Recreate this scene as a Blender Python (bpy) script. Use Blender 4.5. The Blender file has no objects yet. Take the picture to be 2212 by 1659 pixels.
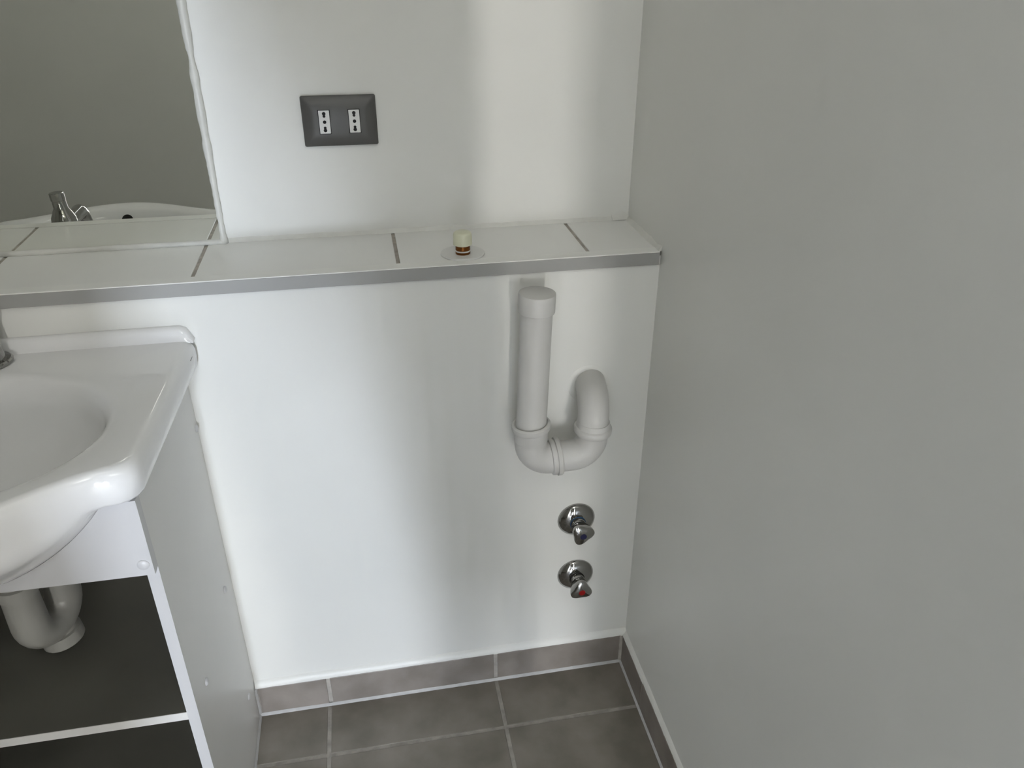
import bpy, bmesh, math, random
from mathutils import Vector, Matrix

random.seed(7)
SC = bpy.context.scene
COL = SC.collection
PI = math.pi

# ---------------------------------------------------------------- camera
FPX = 1728.75
W, HH = 2212, 1659
cam_d = bpy.data.cameras.new('camera')
cam = bpy.data.objects.new('camera', cam_d)
COL.objects.link(cam)
cam_d.sensor_fit = 'HORIZONTAL'
cam_d.sensor_width = 36.0
cam_d.lens = 36.0 * FPX / W
cam_d.clip_start = 0.02
r_ = Vector((0.98259211, -0.18577568, 0.00038098))
u_ = Vector((0.08900721, 0.47256894, 0.8767875))
f_ = Vector((0.16306583, 0.86149057, -0.48087789))
m = Matrix((r_, u_, -f_)).transposed().to_4x4()
m.translation = Vector((-0.48632, -1.22067, 1.41023))
cam.matrix_world = m
SC.camera = cam

# ---------------------------------------------------------------- world, exposure
wd = bpy.data.worlds.new('world')
SC.world = wd
wd.use_nodes = True
wd.node_tree.nodes['Background'].inputs[0].default_value = (0.75, 0.85, 1.0, 1)
wd.node_tree.nodes['Background'].inputs[1].default_value = 0.6
SC.view_settings.view_transform = 'Standard'
SC.view_settings.look = 'None'
SC.view_settings.gamma = 1.0
SC.view_settings.use_curve_mapping = False
SC.view_settings.exposure = -0.04
SC.cycles.max_bounces = 6
SC.cycles.diffuse_bounces = 5
SC.cycles.glossy_bounces = 4
SC.cycles.use_adaptive_sampling = True
SC.cycles.adaptive_threshold = 0.12
SC.cycles.adaptive_min_samples = 24
SC.cycles.use_light_tree = False


# ---------------------------------------------------------------- daylight in the windows, and two added fills
def area_lamp(name, loc, aim, sx, sy, power, col):
    d = bpy.data.lights.new(name, 'AREA')
    d.shape = 'RECTANGLE'
    d.size, d.size_y = sx, sy
    d.energy = power
    d.color = col
    o = bpy.data.objects.new(name, d)
    COL.objects.link(o)
    o.location = loc
    o.rotation_euler = Vector(aim).to_track_quat('-Z', 'Y').to_euler()
    return o


FARY = -6.6
area_lamp('daylight_narrow_window', (-0.04, FARY, 1.0), (0, 1, 0), 0.13, 1.8, 78, (1.0, 0.97, 0.92))
area_lamp('daylight_glazed_door', (-0.87, FARY, 1.0), (0, 1, 0), 0.34, 1.8, 218, (0.84, 0.93, 1.08))
area_lamp('fill_transom', (-0.33, -1.70, 2.24), (0, 1, 0), 0.46, 0.28, 6.8, (1.0, 0.99, 0.94))  # added fill above the doorway, favours the back wall over the side wall
area_lamp('added_top_fill', (-0.95, -0.80, 2.405), (0, 0, -1), 0.24, 0.24, 1.15, (1.0, 0.98, 0.92)).data.shape = 'DISK'  # added fill from above, lifts the upward-facing surfaces

# ---------------------------------------------------------------- dimensions
H, D = 0.9594, 0.1797          # ledge height and depth
XL, YF, ZC = -2.1, -1.62, 2.45  # left wall, front wall, ceiling
XP = -0.7923                    # outer face of the cabinet side panel
XB = -1.04                      # basin centre line
BT = 0.009                      # skirting tile thickness
HB = 0.0763                     # skirting height


# ---------------------------------------------------------------- materials
def mat(name, col, rough=0.5, metal=0.0, spec=0.5, noise=0.0, nscale=20.0, bump=0.0, bscale=200.0,
        col2=None, detail=4.0, coat=0.0, stretch=None, sss=0.0):
    mt = bpy.data.materials.new(name)
    mt.use_nodes = True
    nt = mt.node_tree
    b = nt.nodes['Principled BSDF']
    b.inputs['Base Color'].default_value = (*col, 1)
    b.inputs['Roughness'].default_value = rough
    b.inputs['Metallic'].default_value = metal
    b.inputs['Specular IOR Level'].default_value = spec
    b.inputs['Coat Weight'].default_value = coat
    b.inputs['Coat Roughness'].default_value = 0.05
    if sss:
        b.inputs['Subsurface Weight'].default_value = sss
        b.inputs['Subsurface Radius'].default_value = (0.004, 0.004, 0.003)
    tc = nt.nodes.new('ShaderNodeTexCoord')
    gm = nt.nodes.new('ShaderNodeNewGeometry')
    src = gm.outputs['Position']
    if stretch:
        mp = nt.nodes.new('ShaderNodeMapping')
        mp.inputs['Scale'].default_value = stretch
        nt.links.new(src, mp.inputs['Vector'])
        src = mp.outputs['Vector']
    if noise > 0 or col2:
        n = nt.nodes.new('ShaderNodeTexNoise')
        n.inputs['Scale'].default_value = nscale
        n.inputs['Detail'].default_value = detail
        nt.links.new(src, n.inputs['Vector'])
        rp = nt.nodes.new('ShaderNodeValToRGB')
        rp.color_ramp.elements[0].position = 0.35
        rp.color_ramp.elements[1].position = 0.68
        c2 = col2 or tuple(c * (1 - noise) for c in col)
        rp.color_ramp.elements[0].color = (*col, 1)
        rp.color_ramp.elements[1].color = (*c2, 1)
        nt.links.new(n.outputs['Fac'], rp.inputs['Fac'])
        nt.links.new(rp.outputs['Color'], b.inputs['Base Color'])
    if bump > 0:
        n2 = nt.nodes.new('ShaderNodeTexNoise')
        n2.inputs['Scale'].default_value = bscale
        n2.inputs['Detail'].default_value = 3.0
        nt.links.new(src, n2.inputs['Vector'])
        bp = nt.nodes.new('ShaderNodeBump')
        bp.inputs['Strength'].default_value = bump
        bp.inputs['Distance'].default_value = 0.001
        nt.links.new(n2.outputs['Fac'], bp.inputs['Height'])
        nt.links.new(bp.outputs['Normal'], b.inputs['Normal'])
    return mt


M = {}
M['paint'] = mat('wall_paint', (0.80, 0.80, 0.765), 0.42, noise=0.03, nscale=3, detail=1.0)
M['paint_hall'] = mat('hall_paint', (0.80, 0.79, 0.77), 0.6, noise=0.03, nscale=2, detail=1.0)
M['ceiling'] = mat('ceiling_paint', (0.85, 0.85, 0.83), 0.7, noise=0.02, nscale=3)
M['caulk'] = mat('caulk', (0.74, 0.74, 0.70), 0.4, noise=0.08, nscale=40, bump=0.5, bscale=90)
M['silicone'] = mat('silicone', (0.56, 0.56, 0.56), 0.2, noise=0.1, nscale=60, bump=0.4, bscale=150)
M['ledge_tile'] = mat('ledge_tile', (0.86, 0.86, 0.835), 0.28, noise=0.04, nscale=6)
M['ledge_grout'] = mat('ledge_grout', (0.50, 0.46, 0.41), 0.8, noise=0.35, nscale=60, bump=0.6)
M['trim_top'] = mat('trim_top', (0.88, 0.88, 0.85), 0.35, noise=0.03, nscale=8)
M['trim'] = mat('trim_grey', (0.36, 0.36, 0.345), 0.45, noise=0.03, nscale=8)
M['floor_tile'] = mat('floor_tile', (0.185, 0.168, 0.138), 0.42, col2=(0.30, 0.268, 0.235), nscale=9, detail=6, bump=0.15, bscale=60)
M['skirt_tile'] = mat('skirting_tile', (0.22, 0.194, 0.172), 0.4, col2=(0.31, 0.277, 0.25), nscale=14, detail=6, bump=0.12, bscale=60)
M['floor_grout'] = mat('floor_grout', (0.46, 0.43, 0.39), 0.75, noise=0.3, nscale=50, bump=0.5)
M['hall_floor'] = mat('hall_floor', (0.62, 0.59, 0.55), 0.45, noise=0.1, nscale=5)
M['ceramic'] = mat('ceramic_glaze', (0.88, 0.88, 0.88), 0.07, noise=0.02, nscale=4, spec=0.55)
M['melamine'] = mat('white_melamine', (0.79, 0.785, 0.765), 0.38, noise=0.03, nscale=5, bump=0.05, bscale=400)
M['edge_band'] = mat('edge_band', (0.62, 0.62, 0.63), 0.35, noise=0.03, nscale=12)
M['shelf_dark'] = mat('shelf_board', (0.165, 0.16, 0.135), 0.45, noise=0.2, nscale=5)
M['pvc'] = mat('white_pvc', (0.61, 0.605, 0.585), 0.45, noise=0.03, nscale=15)
M['pvc_shaded'] = mat('shaded_white_pvc', (0.40, 0.395, 0.365), 0.35, noise=0.05, nscale=15)  # white trap plastic, shade under the basin put into its colour
M['chrome'] = mat('chrome', (0.38, 0.375, 0.36), 0.06, metal=1.0, noise=0.05, nscale=30)
M['steel'] = mat('drain_steel', (0.45, 0.45, 0.43), 0.22, metal=1.0, noise=0.2, nscale=40)
M['black'] = mat('black_void', (0.006, 0.006, 0.006), 0.7, noise=0.2)
M['red'] = mat('red_plastic', (0.30, 0.007, 0.007), 0.3, noise=0.1)
M['blue'] = mat('blue_plastic', (0.005, 0.005, 0.05), 0.3, noise=0.1)
M['blue_ring'] = mat('blue_ring', (0.01, 0.08, 0.22), 0.3, noise=0.1)
M['brass'] = mat('brass', (0.22, 0.075, 0.012), 0.3, metal=0.75, noise=0.35, nscale=90)
M['cream'] = mat('cream_plastic', (0.74, 0.74, 0.56), 0.28, noise=0.04, nscale=30)
M['plate_grey'] = mat('grey_plate', (0.105, 0.103, 0.098), 0.42, noise=0.06, nscale=30)
M['white_plastic'] = mat('white_plastic', (0.76, 0.76, 0.74), 0.35, noise=0.03, nscale=40)
M['mirror'] = mat('mirror_silver', (0.97, 0.98, 0.93), 0.0, metal=1.0, noise=0.02, nscale=2)
M['glass_edge'] = mat('glass_edge', (0.55, 0.60, 0.56), 0.1, noise=0.05)
M['frame'] = mat('added_fixture_white', (0.7, 0.7, 0.68), 0.4, noise=0.03)
M['dark_mark'] = mat('dark_smudge', (0.08, 0.08, 0.08), 0.6, noise=0.3)


# ---------------------------------------------------------------- mesh helpers
def link(name, bm, material, parent=None, smooth=False, bevel=0.0, seg=2, angle=35):
    bmesh.ops.recalc_face_normals(bm, faces=bm.faces[:])
    me = bpy.data.meshes.new(name)
    bm.to_mesh(me)
    bm.free()
    if smooth:
        for p in me.polygons:
            p.use_smooth = True
        try:
            me.set_sharp_from_angle(angle=math.radians(angle))
        except Exception:
            pass
    me.materials.append(M[material])
    o = bpy.data.objects.new(name, me)
    COL.objects.link(o)
    if parent:
        o.parent = parent
    if bevel:
        b = o.modifiers.new('bevel', 'BEVEL')
        b.width = bevel
        b.segments = seg
        b.limit_method = 'ANGLE'
        b.angle_limit = math.radians(40)
    return o


def box_bm(bm, x0, x1, y0, y1, z0, z1):
    vs = [bm.verts.new(p) for p in ((x0, y0, z0), (x1, y0, z0), (x1, y1, z0), (x0, y1, z0),
                                    (x0, y0, z1), (x1, y0, z1), (x1, y1, z1), (x0, y1, z1))]
    for f in ((3, 2, 1, 0), (4, 5, 6, 7), (0, 1, 5, 4), (1, 2, 6, 5), (2, 3, 7, 6), (3, 0, 4, 7)):
        bm.faces.new([vs[i] for i in f])
    return bm


def box(name, x0, x1, y0, y1, z0, z1, material, parent=None, bevel=0.0, seg=2):
    return link(name, box_bm(bmesh.new(), x0, x1, y0, y1, z0, z1), material, parent, bevel=bevel, seg=seg)


def frame_of(axis):
    a = Vector(axis).normalized()
    t = Vector((0, 0, 1)) if abs(a.z) < 0.9 else Vector((1, 0, 0))
    e1 = t.cross(a).normalized()
    return a, e1, a.cross(e1)


def lathe(name, base, axis, prof, material, parent=None, n=48, smooth=True, angle=35):
    """prof: list of (distance along axis, radius)"""
    a, e1, e2 = frame_of(axis)
    base = Vector(base)
    bm = bmesh.new()
    rings = []
    for h, r in prof:
        if r < 1e-6:
            rings.append([bm.verts.new(base + a * h)])
        else:
            rings.append([bm.verts.new(base + a * h + (e1 * math.cos(2 * PI * k / n) + e2 * math.sin(2 * PI * k / n)) * r) for k in range(n)])
    skin(bm, rings)
    return link(name, bm, material, parent, smooth=smooth, angle=angle)


def skin(bm, rings, close=True):
    for A, B in zip(rings, rings[1:]):
        n = max(len(A), len(B))
        for k in range(n):
            k2 = (k + 1) % n
            if len(A) == 1 and len(B) == 1:
                continue
            if len(A) == 1:
                bm.faces.new((A[0], B[k2], B[k]))
            elif len(B) == 1:
                bm.faces.new((A[k], A[k2], B[0]))
            else:
                bm.faces.new((A[k], A[k2], B[k2], B[k]))
    if close:
        for R in (rings[0], rings[-1]):
            if len(R) > 2:
                bm.faces.new(R)


def tube_bm(bm, path, radii, n=32):
    path = [Vector(p) for p in path]
    if not hasattr(radii, '__len__'):
        radii = [radii] * len(path)
    tang = []
    for i in range(len(path)):
        a = path[max(i - 1, 0)]
        b = path[min(i + 1, len(path) - 1)]
        tang.append((b - a).normalized())
    _, e1, _ = frame_of(tang[0])
    rings = []
    for p, t, r in zip(path, tang, radii):
        e1 = (e1 - t * e1.dot(t)).normalized()
        e2 = t.cross(e1)
        rings.append([bm.verts.new(p + (e1 * math.cos(2 * PI * k / n) + e2 * math.sin(2 * PI * k / n)) * r) for k in range(n)])
    skin(bm, rings)


def tube(name, path, radii, material, parent=None, n=32, angle=40):
    bm = bmesh.new()
    tube_bm(bm, path, radii, n)
    return link(name, bm, material, parent, smooth=True, angle=angle)


def bend(p0, corner, p1, r, n=10):
    """points of an arc that rounds the corner"""
    p0, c, p1 = Vector(p0), Vector(corner), Vector(p1)
    a = (p0 - c).normalized()
    b = (p1 - c).normalized()
    ang = a.angle(b)
    t = r / math.tan(ang / 2)
    s = c + a * t
    e = c + b * t
    bis = (a + b).normalized()
    o = c + bis * (r / math.sin(ang / 2))
    u = (s - o)
    v = (e - o)
    tot = u.angle(v)
    ax = u.cross(v).normalized()
    return [o + Matrix.Rotation(tot * i / n, 3, ax) @ u for i in range(n + 1)]


def prism(name, pts, axis, a0, a1, material, parent=None, bevel=0.0, seg=2, smooth=False):
    """extrude a 2-D outline along x, y or z"""
    bm = bmesh.new()

    def mk(p, q):
        return {'x': (q, p[0], p[1]), 'y': (p[0], q, p[1]), 'z': (p[0], p[1], q)}[axis]
    A = [bm.verts.new(mk(p, a0)) for p in pts]
    B = [bm.verts.new(mk(p, a1)) for p in pts]
    skin(bm, [A, B])
    return link(name, bm, material, parent, bevel=bevel, seg=seg, smooth=smooth)


def tag(o, label, cat, group=None):
    o['label'] = label
    o['category'] = cat
    if group:
        o['group'] = group
    return o


def struct(o, label=None):
    o['kind'] = 'structure'
    if label:
        o['label'] = label
    return o


def thing(name, loc, label, cat, group=None):
    o = bpy.data.objects.new(name, None)
    COL.objects.link(o)
    o.location = loc
    o.empty_display_size = 0.05
    tag(o, label, cat, group)
    return o


def adopt(root):
    """children were built in world coordinates: keep them there"""
    bpy.context.view_layer.update()
    inv = root.matrix_world.inverted()
    for c in root.children:
        c.matrix_parent_inverse = inv


def bead(name, pts, r, material, parent=None, wob=0.25, n=8, step=0.006, z_flat=None):
    """hand-laid caulk: a thin wobbly tube"""
    path, rad = [], []
    for A, B in zip(pts, pts[1:]):
        A, B = Vector(A), Vector(B)
        k = max(2, int((B - A).length / step))
        for i in range(k + (B == Vector(pts[-1]))):
            path.append(A.lerp(B, i / k))
            rad.append(r * (1 + wob * (random.random() - 0.5) * 2))
    sm = [sum(rad[max(0, i - 2):i + 3]) / len(rad[max(0, i - 2):i + 3]) for i in range(len(rad))]
    return tube(name, path, sm, material, parent, n=n, angle=180)


# ================================================================ the room
WT = 0.10
wall_back = struct(box('wall_back', XL - WT, WT, D, D + WT, 0, ZC, 'paint'), 'white painted wall above the tiled ledge')
wall_lower = struct(box('wall_lower', XL, 0.0, 0.0, D, 0, H - 0.009, 'paint'), 'white painted half-height wall carrying the tiled ledge')
wall_right = struct(box('wall_right', 0.0, WT, YF, D, 0, ZC, 'paint'), 'plain white painted side wall')
wall_left = struct(box('wall_left', XL - WT, XL, YF, D, 0, ZC, 'paint'), 'painted wall at the far side of the basin')
ceiling = struct(box('ceiling', XL - WT, WT, YF - WT, D + WT, ZC, ZC + 0.08, 'ceiling'), 'flat white ceiling')

# front wall behind the camera: doorway, plus an added high window and light blocker
bm = bmesh.new()
JL, JR = -0.86, -0.0767
wx0, wx1, wz0, wz1 = -0.56, -0.10, 2.10, 2.38
for x0, x1, holes in ((XL - WT, JL, ()), (JL, wx0, ((0, 2.05),)), (wx0, wx1, ((0, 2.05), (wz0, wz1))), (wx1, JR, ((0, 2.05),)), (JR, WT, ())):
    z = 0.0
    for h0, h1 in holes:
        if h0 > z:
            box_bm(bm, x0, x1, YF - WT, YF, z, h0)
        z = h1
    box_bm(bm, x0, x1, YF - WT, YF, z, ZC)
struct(link('wall_front', bm, 'paint'), 'painted wall with the doorway')
GAP = 0.26
blocker_left = [(-0.80, 2.05), (-0.77, 1.20), (-0.71, 1.10), (-0.645, 1.0), (-0.61, 0.90), (-0.593, 0.84), (-0.567, 0.69), (-0.540, 0.477), (-0.520, GAP)]
blocker = struct(box('shadow_blocker', -0.80, -0.19, YF - 0.075, YF - 0.045, 1.99, 2.05, 'paint'), 'added light blocker of uneven slats standing in the doorway')  # added unseen blocker, shaped to cast a standing person's shade
box('blocker_panel', -0.70, -0.232, YF - 0.057, YF - 0.053, 1.02, 1.99, 'paint', blocker)
PITCH, SLOT = 0.024, 0.0034
x = -0.163
while x > -0.79:
    x0, x1 = x - PITCH + SLOT, x
    xc = (x0 + x1) / 2
    zb = GAP
    for (xa, za), (xb, zbb) in zip(blocker_left, blocker_left[1:]):
        if xa <= xc <= xb:
            zb = za + (zbb - za) * (xc - xa) / (xb - xa)
    if xc > -0.218:
        box('slat', x0, x1, YF - 0.063, YF - 0.057, 0.0, 0.52 + (-0.163 - x) * 4.0, 'paint', blocker)
    else:
        box('slat', x0, x1, YF - 0.063, YF - 0.057, zb, 1.99, 'paint', blocker)
    x -= PITCH
# added unseen baffles beside the narrow opening, keep slanting light off the right wall
bm = bmesh.new()
box_bm(bm, JR, WT, -2.30, YF - WT, 0, ZC)
box_bm(bm, -0.290, -0.232, -2.30, YF - WT, 0, ZC)
struct(link('light_baffle', bm, 'paint'), 'added light baffles on both sides of the narrow opening')
bm = bmesh.new()
fw = 0.02
for a, b, c, d in ((wx0, wx1, wz0, wz0 + fw), (wx0, wx1, wz1 - fw, wz1), (wx0, wx0 + fw, wz0 + fw, wz1 - fw), (wx1 - fw, wx1, wz0 + fw, wz1 - fw), (-0.340, -0.320, wz0 + fw, wz1 - fw)):
    box_bm(bm, a, b, YF - 0.07, YF - 0.03, c, d)
struct(link('fill_transom_frame', bm, 'frame'), 'white frame of the added transom fill light over the doorway')  # unseen frame added around the fill light

struct(lathe('top_fill_base', (-0.95, -0.80, ZC), (0, 0, -1), [(0, 0.15), (0.030, 0.145), (0.040, 0.13), (0.040, 0)], 'frame'), 'round white base added above the ceiling fill light')  # unseen, added to go with the top fill

# the room beyond the doorway
HX0, HX1 = -2.2, 1.0
struct(box('wall_hall_left', HX0 - WT, HX0, FARY - 0.1, YF - WT, 0, ZC, 'paint_hall'), 'wall of the room beyond')
struct(box('wall_hall_right', HX1, HX1 + WT, FARY - 0.1, YF - WT, 0, ZC, 'paint_hall'), 'wall of the room beyond')
struct(box('wall_hall_far', HX0 - WT, HX1 + WT, FARY - 0.2, FARY - 0.1, 0, ZC, 'paint_hall'), 'far wall of the room beyond')
struct(box('wall_hall_near', WT, HX1, YF - WT, YF, 0, ZC, 'paint_hall'), 'wall of the room beyond')
struct(box('ceiling_hall', HX0 - WT, HX1 + WT, FARY - 0.2, YF - WT, ZC, ZC + 0.08, 'ceiling'), 'ceiling of the room beyond')
struct(box('floor_hall', HX0 - WT, HX1 + WT, FARY - 0.2, YF - WT, -0.05, 0.0, 'hall_floor'), 'floor of the room beyond')

# ---- floor: grout bed and single tiles
floor = struct(box('floor', XL, 0.0, YF - WT, D, -0.05, -0.0015, 'floor_grout'), 'brown grey tiled floor with pale grout')
G = 0.008
P = 0.357
xs = [0.0 - BT - 0.003, -0.2925]
while xs[-1] > XL:
    xs.append(max(XL - 0.001, xs[-1] - P))
ys = [-BT - 0.003, -0.133]
while ys[-1] > YF:
    ys.append(max(YF - 0.05, ys[-1] - P))
for i in range(len(xs) - 1):
    for j in range(len(ys) - 1):
        x1, x0 = xs[i] - (G / 2 if i else 0), xs[i + 1] + G / 2
        y1, y0 = ys[j] - (G / 2 if j else 0), ys[j + 1] + G / 2
        if x1 - x0 < 0.01 or y1 - y0 < 0.01:
            continue
        box('tile', x0, x1, y0, y1, -0.006, random.uniform(-0.0003, 0.0003), 'floor_tile', floor, bevel=0.0012)

# ---- skirting tiles
sb = struct(box('baseboard_back', XP + 0.0012, 0.0, -BT + 0.002, 0.0, 0, HB - 0.001, 'floor_grout'), 'skirting of brown grey tile strips under the white wall')
for x1, x0 in ((-BT - 0.004, -0.2925 + 0.004), (-0.2925 - 0.004, -0.6455 + 0.004), (-0.6455 - 0.004, XP + 0.006)):
    box('tile', x0, x1, -BT, -0.001, 0.003, HB + random.uniform(-0.0006, 0.0006), 'skirt_tile', sb, bevel=0.001)
sr = struct(box('baseboard_right', -BT + 0.002, 0.0, YF, -BT + 0.002, 0, HB - 0.001, 'floor_grout'), 'skirting of brown grey tile strips along the side wall')
yy = [-BT - 0.003, -0.138]
while yy[-1] > YF:
    yy.append(max(YF, yy[-1] - P))
for k in range(len(yy) - 1):
    a, b = yy[k] - (0.0035 if k else 0), yy[k + 1] + 0.0035
    if a - b > 0.02:
        box('tile', -BT, -0.001, b, a, 0.003, HB + (0.0006 if k % 2 else -0.002), 'skirt_tile', sr, bevel=0.001)


# hand-smeared caulk above the skirting: a thin uneven wedge
def wedge(name, A, B, inward, depth, height, material, parent, up=(0, 0, 1), step=0.008, wob=0.3, flat=0.6):
    A, B, inn, up = Vector(A), Vector(B), Vector(inward), Vector(up)
    n = max(2, int((B - A).length / step))
    bm = bmesh.new()
    rings = []
    h = height
    for i in range(n + 1):
        p = A.lerp(B, i / n)
        h += (height - h) * 0.3 + height * wob * (random.random() - 0.5) * 0.5
        d = depth * (1 + wob * (random.random() - 0.5) * 0.3)
        rings.append([bm.verts.new(p), bm.verts.new(p + inn * d), bm.verts.new(p + inn * d * flat + up * h * 0.45), bm.verts.new(p + inn * d * flat * 0.35 + up * h * 0.85), bm.verts.new(p + up * h)])
    skin(bm, rings)
    return link(name, bm, material, parent, smooth=True, angle=70)


wedge('caulk_strip', (XP + 0.001, 0, HB - 0.001), (0, 0, HB - 0.001), (0, -1, 0), 0.0082, 0.016, 'paint', sb, wob=0.18, flat=0.93)
wedge('caulk_strip', (0, 0, HB - 0.001), (0, YF, HB - 0.001), (-1, 0, 0), 0.0082, 0.010, 'paint', sr, wob=0.2, flat=0.8)
wedge('silicone_bead', (XP + 0.001, -BT, 0), (-BT, -BT, 0), (0, -1, 0), 0.0048, 0.0045, 'silicone', sb, wob=0.25)
wedge('silicone_bead', (-BT, -BT, 0), (-BT, YF, 0), (-1, 0, 0), 0.004, 0.004, 'silicone', sr, wob=0.25)
wedge('corner_bead', (-BT, -BT, 0.003), (-BT, -BT, HB), (-1, 0, 0), 0.006, 0.003, 'floor_grout', sb, up=(0, -1, 0), wob=0.2)
wedge('panel_bead', (XP + 0.0003, -BT, 0.0), (XP + 0.0003, -0.344, 0.0), (1, 0, 0), 0.004, 0.005, 'silicone', floor, wob=0.3)
wedge('panel_bead', (XP + 0.0003, -BT, 0.0), (XP + 0.0003, -BT, HB), (1, 0, 0), 0.004, 0.004, 'silicone', floor, up=(0, -1, 0), wob=0.3)

# ---- ledge: grout bed, tiles, edge trim
ledge = struct(box('wall_ledge', XL, 0.0, 0.0165, D, H - 0.009, H - 0.002, 'ledge_grout'), 'tiled ledge on top of the half-height wall')
lj = [0.0, -0.122, -0.4385, -0.756, -1.073, -1.39, -1.707, -2.024, XL]
for k in range(len(lj) - 1):
    a = lj[k] - (0.0030 if k else 0.001)
    b = lj[k + 1] + 0.0030
    box('tile', b, a, 0.0178, D, H - 0.007, H + random.uniform(-0.0003, 0.0002), 'ledge_tile', ledge, bevel=0.0008)
trim = struct(box('trim_1', XL, -0.0035, -0.006, 0.0, H - 0.0225, H - 0.0012, 'trim', bevel=0.0006), 'grey edge strip along the front of the tiled ledge')
top = box('top_flange', XL, -0.0035, -0.006, 0.0172, H - 0.0012, H + 0.0006, 'trim_top', trim, bevel=0.0005)
top['label'] = 'white top flange of the edge strip'
wedge('caulk_bead', (-0.72, D, H), (0, D, H), (0, -1, 0), 0.004, 0.007, 'caulk', ledge, wob=0.35)
wedge('caulk_bead', (0, D, H), (0, -0.004, H), (-1, 0, 0), 0.0065, 0.0075, 'caulk', ledge, wob=0.9)
wedge('caulk_smear', (-0.032, D, H + 0.001), (0, D, H + 0.001), (0, -1, 0), 0.006, 0.013, 'caulk', ledge, wob=1.2, step=0.005)

# ================================================================ mirror
XM = -0.7281
mir = thing('mirror', (-1.2, D, H), 'frameless wall mirror standing on the ledge, reflecting the basin and tap', 'mirror')
box('backing', -1.75, XM, D - 0.002, D, H + 0.001, 1.86, 'glass_edge', mir)
box('mirror_glass', -1.75, XM - 0.0005, D - 0.006, D - 0.002, H + 0.001, 1.86, 'mirror', mir)
bead('silicone_bead', [(XM + 0.001, D - 0.004, H), (XM + 0.001, D - 0.004, 1.86)], 0.0056, 'caulk', mir, wob=0.7, n=10)
bead('silicone_bead', [(-1.75, D - 0.0065, H + 0.003), (XM + 0.003, D - 0.0065, H + 0.003)], 0.0052, 'caulk', mir, wob=0.35, n=10)
adopt(mir)

# ================================================================ wall socket
OX, OZ = -0.5114, 1.1565
so = thing('wall_socket', (OX, D, OZ), 'grey rectangular double wall socket with two white modules above the ledge', 'socket')


def rrect(w, h, r, n=5):
    pts = []
    for cx, cz, a0 in ((w / 2 - r, h / 2 - r, 0), (-w / 2 + r, h / 2 - r, 90), (-w / 2 + r, -h / 2 + r, 180), (w / 2 - r, -h / 2 + r, 270)):
        for k in range(n + 1):
            a = math.radians(a0 + 90 * k / n)
            pts.append((cx + r * math.cos(a), cz + r * math.sin(a)))
    return pts


bm = bmesh.new()
rings = []
for w, h, r, y in ((0.118, 0.078, 0.003, D), (0.1205, 0.0805, 0.003, D - 0.0060), (0.1195, 0.0795, 0.003, D - 0.0072), (0.117, 0.077, 0.003, D - 0.0082),
                   (0.104, 0.064, 0.004, D - 0.0112), (0.092, 0.052, 0.006, D - 0.0131), (0.080, 0.040, 0.008, D - 0.0140), (0.050, 0.018, 0.008, D - 0.0144)):
    rings.append([bm.verts.new((OX + p[0], y, OZ + p[1])) for p in rrect(w, h, r)])
skin(bm, rings)
link('cover_plate', bm, 'plate_grey', so, smooth=True, angle=32)


def keyhole(cx, z_out, z_in, r1, r2, n=28):
    """outline of two overlapping circles: big one at z_out, small one at z_in"""
    pts = []
    for k in range(n):
        a = 2 * PI * k / n
        dx, dz = math.cos(a), math.sin(a)
        best = 0
        oc = (z_out + z_in) / 2
        for cz, r in ((z_out, r1), (z_in, r2)):
            q = cz - oc
            disc = r * r - (q * dx) ** 2
            if disc >= 0:
                best = max(best, q * dz + math.sqrt(disc))
        pts.append((cx + dx * best, oc + dz * best))
    return pts


for mx in (-0.5359, -0.4877):
    mz = 1.1564
    yf = D - 0.0152
    box('socket_dark_back', mx - 0.0097, mx + 0.0097, D - 0.0147, D - 0.004, mz - 0.0191, mz + 0.0191, 'black', so)  # black box behind the module paints the dark of gap and holes
    bm = bmesh.new()
    loops = [rrect(0.0172, 0.0364, 0.0006, 2), keyhole(0, 0.0132, 0.0092, 0.0029, 0.0023), keyhole(0, -0.0132, -0.0092, 0.0029, 0.0023),
             [(0.0028 * math.cos(2 * PI * k / 20), 0.0028 * math.sin(2 * PI * k / 20)) for k in range(20)]]
    edges = []
    allv = []
    for L in loops:
        vs = [bm.verts.new((mx + p[0], yf, mz + p[1])) for p in L]
        allv.append(vs)
        for a, b in zip(vs, vs[1:] + vs[:1]):
            edges.append(bm.edges.new((a, b)))
    bmesh.ops.triangle_fill(bm, use_beauty=True, use_dissolve=False, edges=edges)
    for vs in allv:
        bk = [bm.verts.new((v.co.x, D - 0.0147, v.co.z)) for v in vs]
        for k in range(len(vs)):
            k2 = (k + 1) % len(vs)
            bm.faces.new((vs[k], vs[k2], bk[k2], bk[k]))
    mod = link('socket_module', bm, 'white_plastic', so)
adopt(so)

# ================================================================ capped pipe stub on the ledge
VX, VY = -0.3305, 0.0400
cs = thing('capped_pipe_stub', (VX, VY, H), 'cream capped brass pipe stub on a round white flange on the ledge', 'pipe cap')
R0, yc = 0.0365, 0.0445
pts = []
for k in range(56):
    a = 2 * PI * k / 56
    pts.append((VX + R0 * math.cos(a), max(0.0115, yc + R0 * math.sin(a))))
prism('flange', pts, 'z', H, H + 0.0030, 'white_plastic', cs, bevel=0.0008)
lathe('brass_fitting', (VX, VY, H + 0.0025), (0, 0, 1), [(0, 0.0122), (0.0035, 0.0124), (0.0042, 0.0116), (0.0066, 0.0116), (0.0072, 0.0122), (0.016, 0.0120), (0.018, 0.0105), (0.0185, 0)], 'brass', cs)
lathe('sealing_tape', (VX, VY, H + 0.0068), (0, 0, 1), [(0, 0.0117), (0.0002, 0.0122), (0.0022, 0.0122), (0.0024, 0.0117)], 'white_plastic', cs)
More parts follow.
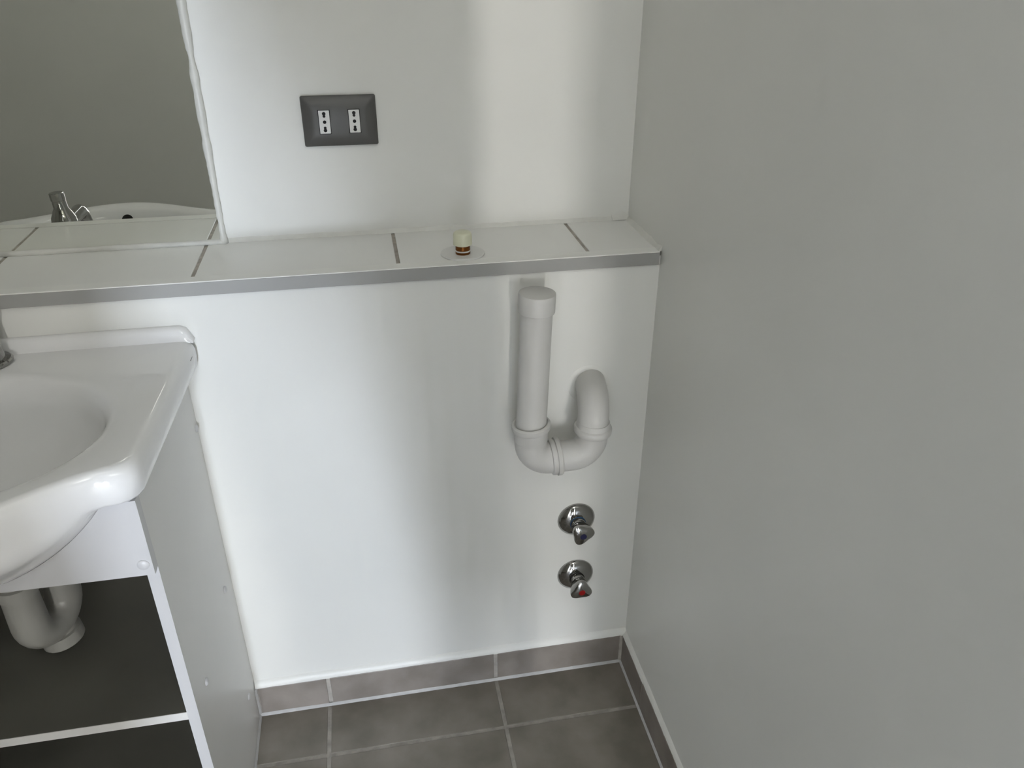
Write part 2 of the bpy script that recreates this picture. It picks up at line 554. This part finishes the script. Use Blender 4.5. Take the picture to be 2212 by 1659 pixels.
lathe('cap', (VX, VY, H + 0.0145), (0, 0, 1), [(0, 0.0108), (0.0008, 0.0118), (0.0040, 0.0122), (0.0042, 0.0155), (0.0050, 0.0158), (0.0215, 0.0152), (0.0238, 0.0144), (0.0252, 0.0125), (0.0256, 0)], 'cream', cs)
adopt(cs)

# ================================================================ standpipe with trap
PY = -0.070
sp = thing('standpipe_trap', (-0.233, PY, 0.6), 'capped white plastic standpipe with U-shaped trap on the lower wall', 'drain pipe')
T = Vector((-0.2278, PY, 0.9285))
Bt = Vector((-0.2350, PY, 0.668))
ax = (Bt - T).normalized()
tube('standpipe', [T + ax * 0.01, Bt - ax * 0.02, Bt], [0.0262, 0.0262, 0.0262], 'pvc', sp, n=48)
lathe('end_cap', T, ax, [(0, 0), (0, 0.0285), (0.0004, 0.0295), (0.0014, 0.0300), (0.0315, 0.0298), (0.0322, 0.0290), (0.0322, 0.026)], 'pvc', sp, n=56)
c0 = Vector((-0.2350, PY, 0.688))
tilt = Vector((0.08, -0.02, -1)).normalized()
lathe('collar', c0, tilt, [(0.002, 0.0262), (-0.001, 0.0300), (0.0, 0.0325), (0.002, 0.0340), (0.0085, 0.0342), (0.0115, 0.0325), (0.0125, 0.0298)], 'pvc', sp, n=56)
ZH = 0.6125
el = [Vector((-0.2350, PY, 0.680)), Vector((-0.2350, PY, 0.6561)), Vector((-0.2351, PY, 0.655))] + bend((-0.2351, PY, 0.652), (-0.2351, PY, ZH), (-0.17, PY, ZH), 0.034) + [Vector((-0.186, PY, ZH))]
tube('elbow', el, [0.0297, 0.0297, 0.0288] + [0.0284] * (len(el) - 3), 'pvc', sp, n=48)
lathe('collar', (-0.2000, PY, ZH), (1, 0, 0.06), [(0, 0.0284), (0.001, 0.0315), (0.0035, 0.0325), (0.0080, 0.0325), (0.0085, 0.0312), (0.0095, 0.0312), (0.0100, 0.0345), (0.0165, 0.0345), (0.0190, 0.0325), (0.0195, 0.0275)], 'pvc', sp, n=56)
RX = -0.1240
u = [Vector((-0.192, PY, ZH)), Vector((-0.172, PY, ZH))] + bend((-0.172, PY, ZH), (RX, PY, ZH + 0.001), (RX, PY, 0.68), 0.036) + [Vector((RX, PY, 0.668))]
tube('return_bend', u, 0.0278, 'pvc', sp, n=48)
lathe('collar', (RX, PY, 0.657), (0.04, -0.03, 1), [(0, 0.0278), (0.0005, 0.0318), (0.003, 0.0336), (0.0105, 0.0338), (0.0130, 0.0322), (0.0145, 0.0300), (0.022, 0.0290), (0.024, 0.028)], 'pvc', sp, n=56)
w_ = [Vector((RX, PY, 0.666)), Vector((RX, PY, 0.676))] + bend((RX, PY, 0.672), (RX + 0.001, PY, 0.7170), (RX + 0.012, 0.0, 0.7170), 0.040, 14) + [Vector((RX + 0.0125, 0.002, 0.7170))]
tube('wall_elbow', w_, [0.0282, 0.0282] + [0.0276] * (len(w_) - 2), 'pvc', sp, n=48)
lathe('wall_patch', (RX + 0.008, 0.0, 0.7150), (0, -1, 0), [(0, 0.0375), (0.0006, 0.0355), (0.0009, 0.030), (0.0009, 0)], 'paint', sp, n=30)
box('chipped_mark', -0.1065, -0.0985, -0.0016, -0.0009, 0.7310, 0.7330, 'dark_mark', sp)
adopt(sp)


# ================================================================ stop valves
def stop_valve(cx, cz, rot, disc, ring, label):
    t = thing('stop_valve', (cx, 0, cz), label, 'valve', 'angle valves under the standpipe')
    lathe('flange', (cx, 0, cz), (0, -1, 0), [(0, 0.0378), (0.0015, 0.0380), (0.004, 0.0368), (0.008, 0.0330), (0.0115, 0.0270), (0.0140, 0.0200), (0.0148, 0.0150), (0.0148, 0)], 'chrome', t, n=56, angle=50)
    lathe('neck', (cx, -0.012, cz), (0, -1, 0), [(0, 0.0150), (0.008, 0.0146), (0.0085, 0.0135), (0.014, 0.0128), (0.020, 0.0125)], 'chrome', t)
    lathe('seal_ring', (cx, -0.0142, cz), (0, -1, 0), [(0, 0.0150), (0.0004, 0.0158), (0.0016, 0.0158), (0.002, 0.0150)], ring, t)
    bm = bmesh.new()
    rings = []
    n = 60
    for y, r, k, tw in ((-0.0265, 0.0125, 0.0, 1), (-0.028, 0.0150, 0.02, 1), (-0.033, 0.0172, 0.08, 1), (-0.041, 0.0196, 0.13, 1), (-0.0490, 0.0208, 0.155, 1), (-0.0518, 0.0204, 0.155, 1),
                        (-0.0535, 0.0185, 0.14, 1), (-0.0555, 0.0120, 0.07, 1), (-0.0567, 0.0066, 0.0, 1)):
        rings.append([bm.verts.new((cx + math.cos(a) * r * (1 + k * math.cos(3 * (a - rot))), y, cz + math.sin(a) * r * (1 + k * math.cos(3 * (a - rot))))) for a in (2 * PI * i / n for i in range(n))])
    skin(bm, rings)
    h = link('handle', bm, 'chrome', t, smooth=True, angle=42)
    adopt(t)
    d = lathe('index_disc', (cx, -0.0566, cz), (0, -1, 0), [(0, 0.0066), (0.0008, 0.0064), (0.0011, 0.005), (0.0012, 0)], disc, None, n=28)
    bpy.context.view_layer.update()
    d.parent = h
    d.matrix_parent_inverse = h.matrix_world.inverted()
    return t


stop_valve(-0.1255, 0.4100, math.radians(10), 'blue', 'blue_ring', 'upper chrome stop valve on the wall with a blue dot on its handle')
stop_valve(-0.1218, 0.2660, math.radians(90), 'red', 'black', 'lower chrome stop valve on the wall with a red dot on its handle')

# ================================================================ vanity cabinet
vc = thing('vanity_cabinet', (XB, -0.17, 0), 'open white vanity cabinet with dark shelves carrying the washbasin', 'cabinet')
YC = -0.344
ZT = 0.8155
for k, (x0, x1) in enumerate(((XP - 0.016, XP), (2 * XB - XP, 2 * XB - XP + 0.016))):
    p = box('side_panel', x0, x1, YC + 0.0008, -0.0005, 0.0, ZT, 'melamine', vc)
    p2 = box('edge_band', x0, x1, YC, YC + 0.0008, 0.0, ZT, 'edge_band', p)
    if k == 0:
        for y, z in ((-0.0125, 0.706), (-0.0605, 0.395), (-0.2785, 0.4055), (-0.0635, 0.119), (-0.2785, 0.119)):
            lathe('screw_cap', (x1, y, z), (1, 0, 0), [(0, 0.0066), (0.0014, 0.0064), (0.0030, 0.0050), (0.0038, 0.0026), (0.0040, 0)], 'edge_band', p, n=24)
XI0, XI1 = 2 * XB - XP + 0.016, XP - 0.016
for z0, z1, yf in ((0.4005, 0.416, YC + 0.002), (0.100, 0.116, YC + 0.002)):
    s = box('shelf', XI0, XI1, yf + 0.0008, -0.012, z0, z1, 'shelf_dark', vc)
    box('edge_band', XI0, XI1, yf, yf + 0.0008, z0, z1, 'melamine', s)
# apron: front rail cut to the bowl
BA, BB, BDEP, ZS, BYC = 0.235, 0.230, 0.145, 0.8165, -0.255   # bulge of the basin's underside
pts = [(XP, 0.697), (XP, 0.8145)]
for k in range(41):
    xx = XP - 0.02 - (XP - 0.02 - (2 * XB - XP + 0.02)) * k / 40
    dx = (xx - XB) / (BA + 0.0005)
    dy = (-0.3595 - BYC) / (BB + 0.0005)
    q = 1 - dx * dx - dy * dy
    z = ZS - (BDEP + 0.0005) * q ** 0.9 if q > 0 else 0.8145
    pts.append((xx, max(0.6985, min(0.8145, z))))
pts += [(2 * XB - XP, 0.8145), (2 * XB - XP, 0.697)]
ap = prism('front_rail', pts, 'y', YC - 0.016, YC, 'edge_band', vc)
lathe('screw_cap', (-0.8035, YC - 0.016, 0.7145), (0, -1, 0), [(0, 0.0078), (0.0010, 0.0076), (0.0022, 0.0060), (0.0028, 0.003), (0.003, 0)], 'edge_band', ap, n=24)
adopt(vc)

# ================================================================ washbasin
wb = thing('washbasin', (XB, -0.22, 0.82), 'glossy white ceramic washbasin with bowed front edge on the cabinet', 'washbasin')
NA = 160
XR = -0.7665            # right outer edge of the basin
HWD = XR - XB
YB0, YF0, BOW = -0.001, -0.3760, 0.100
CYB = -0.235            # polar origin


def outline(inset):
    """plan of the basin: straight back and sides, bowed front, rounded corners"""
    hw = HWD - inset
    yb = YB0 - inset
    pts = [(hw, yb), ]
    # fine polyline, counter-clockwise seen from above: right-back -> left-back -> left-front -> bow -> right-front
    poly = []
    rb, rf = 0.012, 0.030

    def arc(cx, cy, r, a0, a1, n=8):
        return [(cx + r * math.cos(math.radians(a0 + (a1 - a0) * k / n)), cy + r * math.sin(math.radians(a0 + (a1 - a0) * k / n))) for k in range(n + 1)]

    def yfront(x):
        t = abs(x) / HWD
        s = min(1.0, t * HWD / 0.235)
        return YF0 + inset - BOW * (0.5 + 0.5 * math.cos(PI * s)) ** 0.7
    poly += arc(hw - rb, yb - rb, rb, 0, 90)
    poly += arc(-hw + rb, yb - rb, rb, 90, 180)
    poly += arc(-hw + rf, YF0 + inset + rf, rf, 180, 262)
    n = 60
    for k in range(n + 1):
        x = -hw + rf + (2 * hw - 2 * rf) * k / n
        poly.append((x, yfront(x)))
    poly += arc(hw - rf, YF0 + inset + rf, rf, 278, 360)
    return [(x * (1 - 0.052 * min(1.0, max(0.0, -y / 0.37))), y) for x, y in poly]


def polar(poly):
    """radius of the outline at NA angles around (0, CYB)"""
    out = []
    P2 = [(x, y - CYB) for x, y in poly]
    for k in range(NA):
        a = 2 * PI * (k + 0.5) / NA
        d = (math.cos(a), math.sin(a))
        best = None
        for (x0, y0), (x1, y1) in zip(P2, P2[1:] + P2[:1]):
            ex, ey = x1 - x0, y1 - y0
            den = d[0] * ey - d[1] * ex
            if abs(den) < 1e-12:
                continue
            t = (x0 * ey - y0 * ex) / den
            s = (x0 * d[1] - y0 * d[0]) / den
            if t > 0 and -1e-6 <= s <= 1 + 1e-6:
                best = t if best is None else max(best, t)
        out.append((d[0] * best, d[1] * best + CYB))
    return out


def ell(a, b, cy):
    poly = [(a * math.cos(2 * PI * k / 240), cy + b * math.sin(2 * PI * k / 240)) for k in range(240)]
    return polar(poly)


ZD = 0.868
bm = bmesh.new()
rings = []


def ring(pl, z):
    rings.append([bm.verts.new((XB + p[0], p[1], z if not callable(z) else z(p))) for p in pl])


# underside bulge from the bottom upwards
O0 = polar(outline(0.010))


def hull(p):
    e2 = (p[0] / BA) ** 2 + ((p[1] - BYC) / BB) ** 2
    return ZS - BDEP * (1 - e2) ** 0.9 if e2 < 1 else ZS


def lerp2(A, B, t):
    return [(a[0] + (b[0] - a[0]) * t, a[1] + (b[1] - a[1]) * t) for a, b in zip(A, B)]


CTR = [(0.0, CYB)] * NA
KR = 40
for k in range(2, KR + 1):
    ring(lerp2(CTR, O0, k / KR), hull)
O1 = polar(outline(0.0045))
O2 = polar(outline(0.0015))


def edge(lo, t):
    return lambda p: hull(p) + 0.0015 + (0.838 - hull(p) - 0.0015) * t


ring(O1, edge(0, 0.06))
ring(O2, edge(0, 0.30))
ring(polar(outline(0.0)), 0.838)
ring(polar(outline(0.0)), 0.850)
ring(polar(outline(0.0020)), 0.8585)
ring(polar(outline(0.0060)), 0.8645)
ring(polar(outline(0.0110)), 0.8675)
ring(polar(outline(0.0160)), ZD)
BWA, BWB, BWC = 0.200, 0.158, -0.252
ring(ell(BWA * 1.09, BWB * 1.10, BWC), ZD - 0.0005)
ring(ell(BWA * 1.04, BWB * 1.05, BWC), ZD - 0.0020)
ring(ell(BWA, BWB, BWC), ZD - 0.0065)
for q, dz in ((0.965, 0.018), (0.93, 0.034), (0.88, 0.052), (0.80, 0.072), (0.68, 0.089), (0.52, 0.101), (0.36, 0.108), (0.22, 0.113), (0.165, 0.116)):
    cyk = BWC + (0.030) * (1 - q)
    ring(ell(BWA * q, BWB * q + 0.0 * q, cyk) if q > 0.3 else ell(BWA * q, BWA * q * 0.95, cyk), ZD - dz)
skin(bm, rings, close=False)
bm.faces.new(rings[0])
bm.faces.new(rings[-1])
body = link('basin_body', bm, 'ceramic', wb, smooth=True, angle=60)
# raised back lip: tile-like upstand with rounded edge
prof = [(-0.0003, 0.8660), (-0.0003, 0.8878), (-0.0025, 0.8881), (-0.0060, 0.8880), (-0.0100, 0.8868), (-0.0130, 0.8835), (-0.0150, 0.8780), (-0.0165, 0.8710), (-0.019, 0.8683), (-0.019, 0.8660)]
bm = bmesh.new()
rings = []
nx = 60
for k in range(nx + 1):
    x = -HWD + 2 * HWD * k / nx
    e = max(0.0, (abs(x) - (HWD - 0.022)) / 0.022)
    zs = 1 - (1 - math.sqrt(max(0.0, 1 - e * e))) * 1.0
    rings.append([bm.verts.new((XB + x, y, 0.8640 + (z - 0.8640) * max(0.02, zs))) for y, z in prof])
skin(bm, rings)
link('back_lip', bm, 'ceramic', wb, smooth=True, angle=60)
dc = Vector((XB, BWC + 0.030 * 0.84, ZD - 0.116))
dr = lathe('drain', dc, (0, 0, 1), [(-0.004, 0.032), (0.0006, 0.0322), (0.0022, 0.0300), (0.0018, 0.0240), (-0.0040, 0.0215), (-0.010, 0.0210), (-0.010, 0)], 'steel', wb, angle=50)
adopt(wb)
bm = bmesh.new()
for a in range(3):
    ca, sa = math.cos(a * PI / 3), math.sin(a * PI / 3)
    tube_bm(bm, [dc + Vector((-0.0205 * ca, -0.0205 * sa, -0.005)), dc + Vector((0.0205 * ca, 0.0205 * sa, -0.005))], 0.0018, 8)
g = link('drain_cross', bm, 'steel', None, smooth=True)
bk = lathe('drain_well', dc + Vector((0, 0, -0.0098)), (0, 0, 1), [(0, 0.0205), (0.0006, 0.0204), (0.0007, 0)], 'black', None)
bpy.context.view_layer.update()
for o in (g, bk):
    o.parent = dr
    o.matrix_parent_inverse = dr.matrix_world.inverted()
# overflow hole in the front inner wall of the bowl: black disc paints its dark
oh = lathe('overflow_hole', (XB + 0.008, BWC - BWB * 0.952 + 0.0005, ZD - 0.0245), (0, 1, 0.42), [(-0.003, 0.0125), (0.0028, 0.0125), (0.0030, 0.0118), (0.0030, 0)], 'black', wb, n=32)
oh.matrix_parent_inverse = wb.matrix_world.inverted()
mk = prism('glaze_mark', [(-0.052, 0.8492), (-0.050, 0.8500), (-0.036, 0.8498), (-0.036, 0.8485)], 'x', XR - 0.0026, XR - 0.0014, 'dark_mark', wb)
mk.matrix_parent_inverse = wb.matrix_world.inverted()

# ================================================================ tap
TX, TY = -1.046, -0.046
tp = thing('basin_tap', (TX, TY, ZD), 'chrome basin tap standing on the washbasin at the left edge', 'tap')
lathe('base_ring', (TX, TY, ZD), (0, 0, 1), [(0, 0.0285), (0.0015, 0.0300), (0.0050, 0.0300), (0.0075, 0.0275), (0.0080, 0.022)], 'chrome', tp)
lathe('tap_body', (TX, TY, ZD), (0, 0, 1), [(0.006, 0.0215), (0.030, 0.0185), (0.048, 0.0182), (0.056, 0.0200), (0.066, 0.0226), (0.078, 0.0232), (0.090, 0.0215), (0.100, 0.0168), (0.106, 0.0138)], 'chrome', tp)
lathe('neck', (TX, TY, ZD + 0.104), (-0.05, 0, 1), [(0, 0.0140), (0.004, 0.0128), (0.018, 0.0122), (0.019, 0.0132), (0.032, 0.0130), (0.033, 0.012), (0.033, 0)], 'chrome', tp)
spth = [Vector((TX, TY, ZD + 0.070)), Vector((TX, TY - 0.03, ZD + 0.072))] + bend((TX, TY - 0.03, ZD + 0.072), (TX, TY - 0.105, ZD + 0.074), (TX, TY - 0.112, ZD + 0.03), 0.020) + [Vector((TX, TY - 0.111, ZD + 0.040))]
tube('spout', spth, [0.0135, 0.0135] + [0.0145] * (len(spth) - 3) + [0.0160], 'chrome', tp)
adopt(tp)

# ================================================================ trap under the basin
tt = thing('basin_trap', (XB, -0.2, 0.45), 'white plastic U-bend trap hanging under the washbasin', 'drain pipe')
x0, y0 = dc.x + 0.010, dc.y
dirv = Vector((0.34, 0.94, 0)).normalized()
A = Vector((x0, y0, 0.0))
Bv = A + dirv * 0.074
RB = 0.037
zb = 0.522
pth = [A + Vector((0, 0, 0.6705)), A + Vector((0, 0, 0.60)), A + Vector((0, 0, zb + 0.02))]
for k in range(17):
    a = PI * k / 16
    pth.append(A + dirv * (RB - RB * math.cos(a)) + Vector((0, 0, zb - RB * math.sin(a))))
pth += [Bv + Vector((0, 0, zb + 0.02)), Bv + Vector((0, 0, 0.575))]
rad = [0.024, 0.0245, 0.026] + [0.0265] * 17 + [0.0245, 0.024]
tube('u_bend', pth, rad, 'pvc_shaded', tt, n=40)
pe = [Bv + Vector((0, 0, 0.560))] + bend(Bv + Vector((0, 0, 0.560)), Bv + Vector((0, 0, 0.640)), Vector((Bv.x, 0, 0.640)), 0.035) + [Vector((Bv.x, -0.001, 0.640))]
tube('outlet_pipe', pe, 0.0215, 'pvc_shaded', tt, n=32)
lathe('union_nut', A + Vector((0, 0, 0.585)), (0, 0, 1), [(0, 0.0245), (0, 0.0285), (0.018, 0.0285), (0.020, 0.0245)], 'pvc_shaded', tt)
lathe('union_nut', Bv + Vector((0, 0, 0.565)), (0, 0, 1), [(0, 0.0245), (0, 0.0280), (0.018, 0.0280), (0.020, 0.0215)], 'pvc_shaded', tt)
lathe('cleanout_nut', A + dirv * 0.044 + Vector((0, 0, 0.466)), Vector((0.16, -0.05, -1)), [(-0.012, 0.024), (0.0, 0.0262), (0.001, 0.0310), (0.019, 0.0310), (0.021, 0.0295), (0.021, 0)], 'pvc_shaded', tt)
adopt(tt)
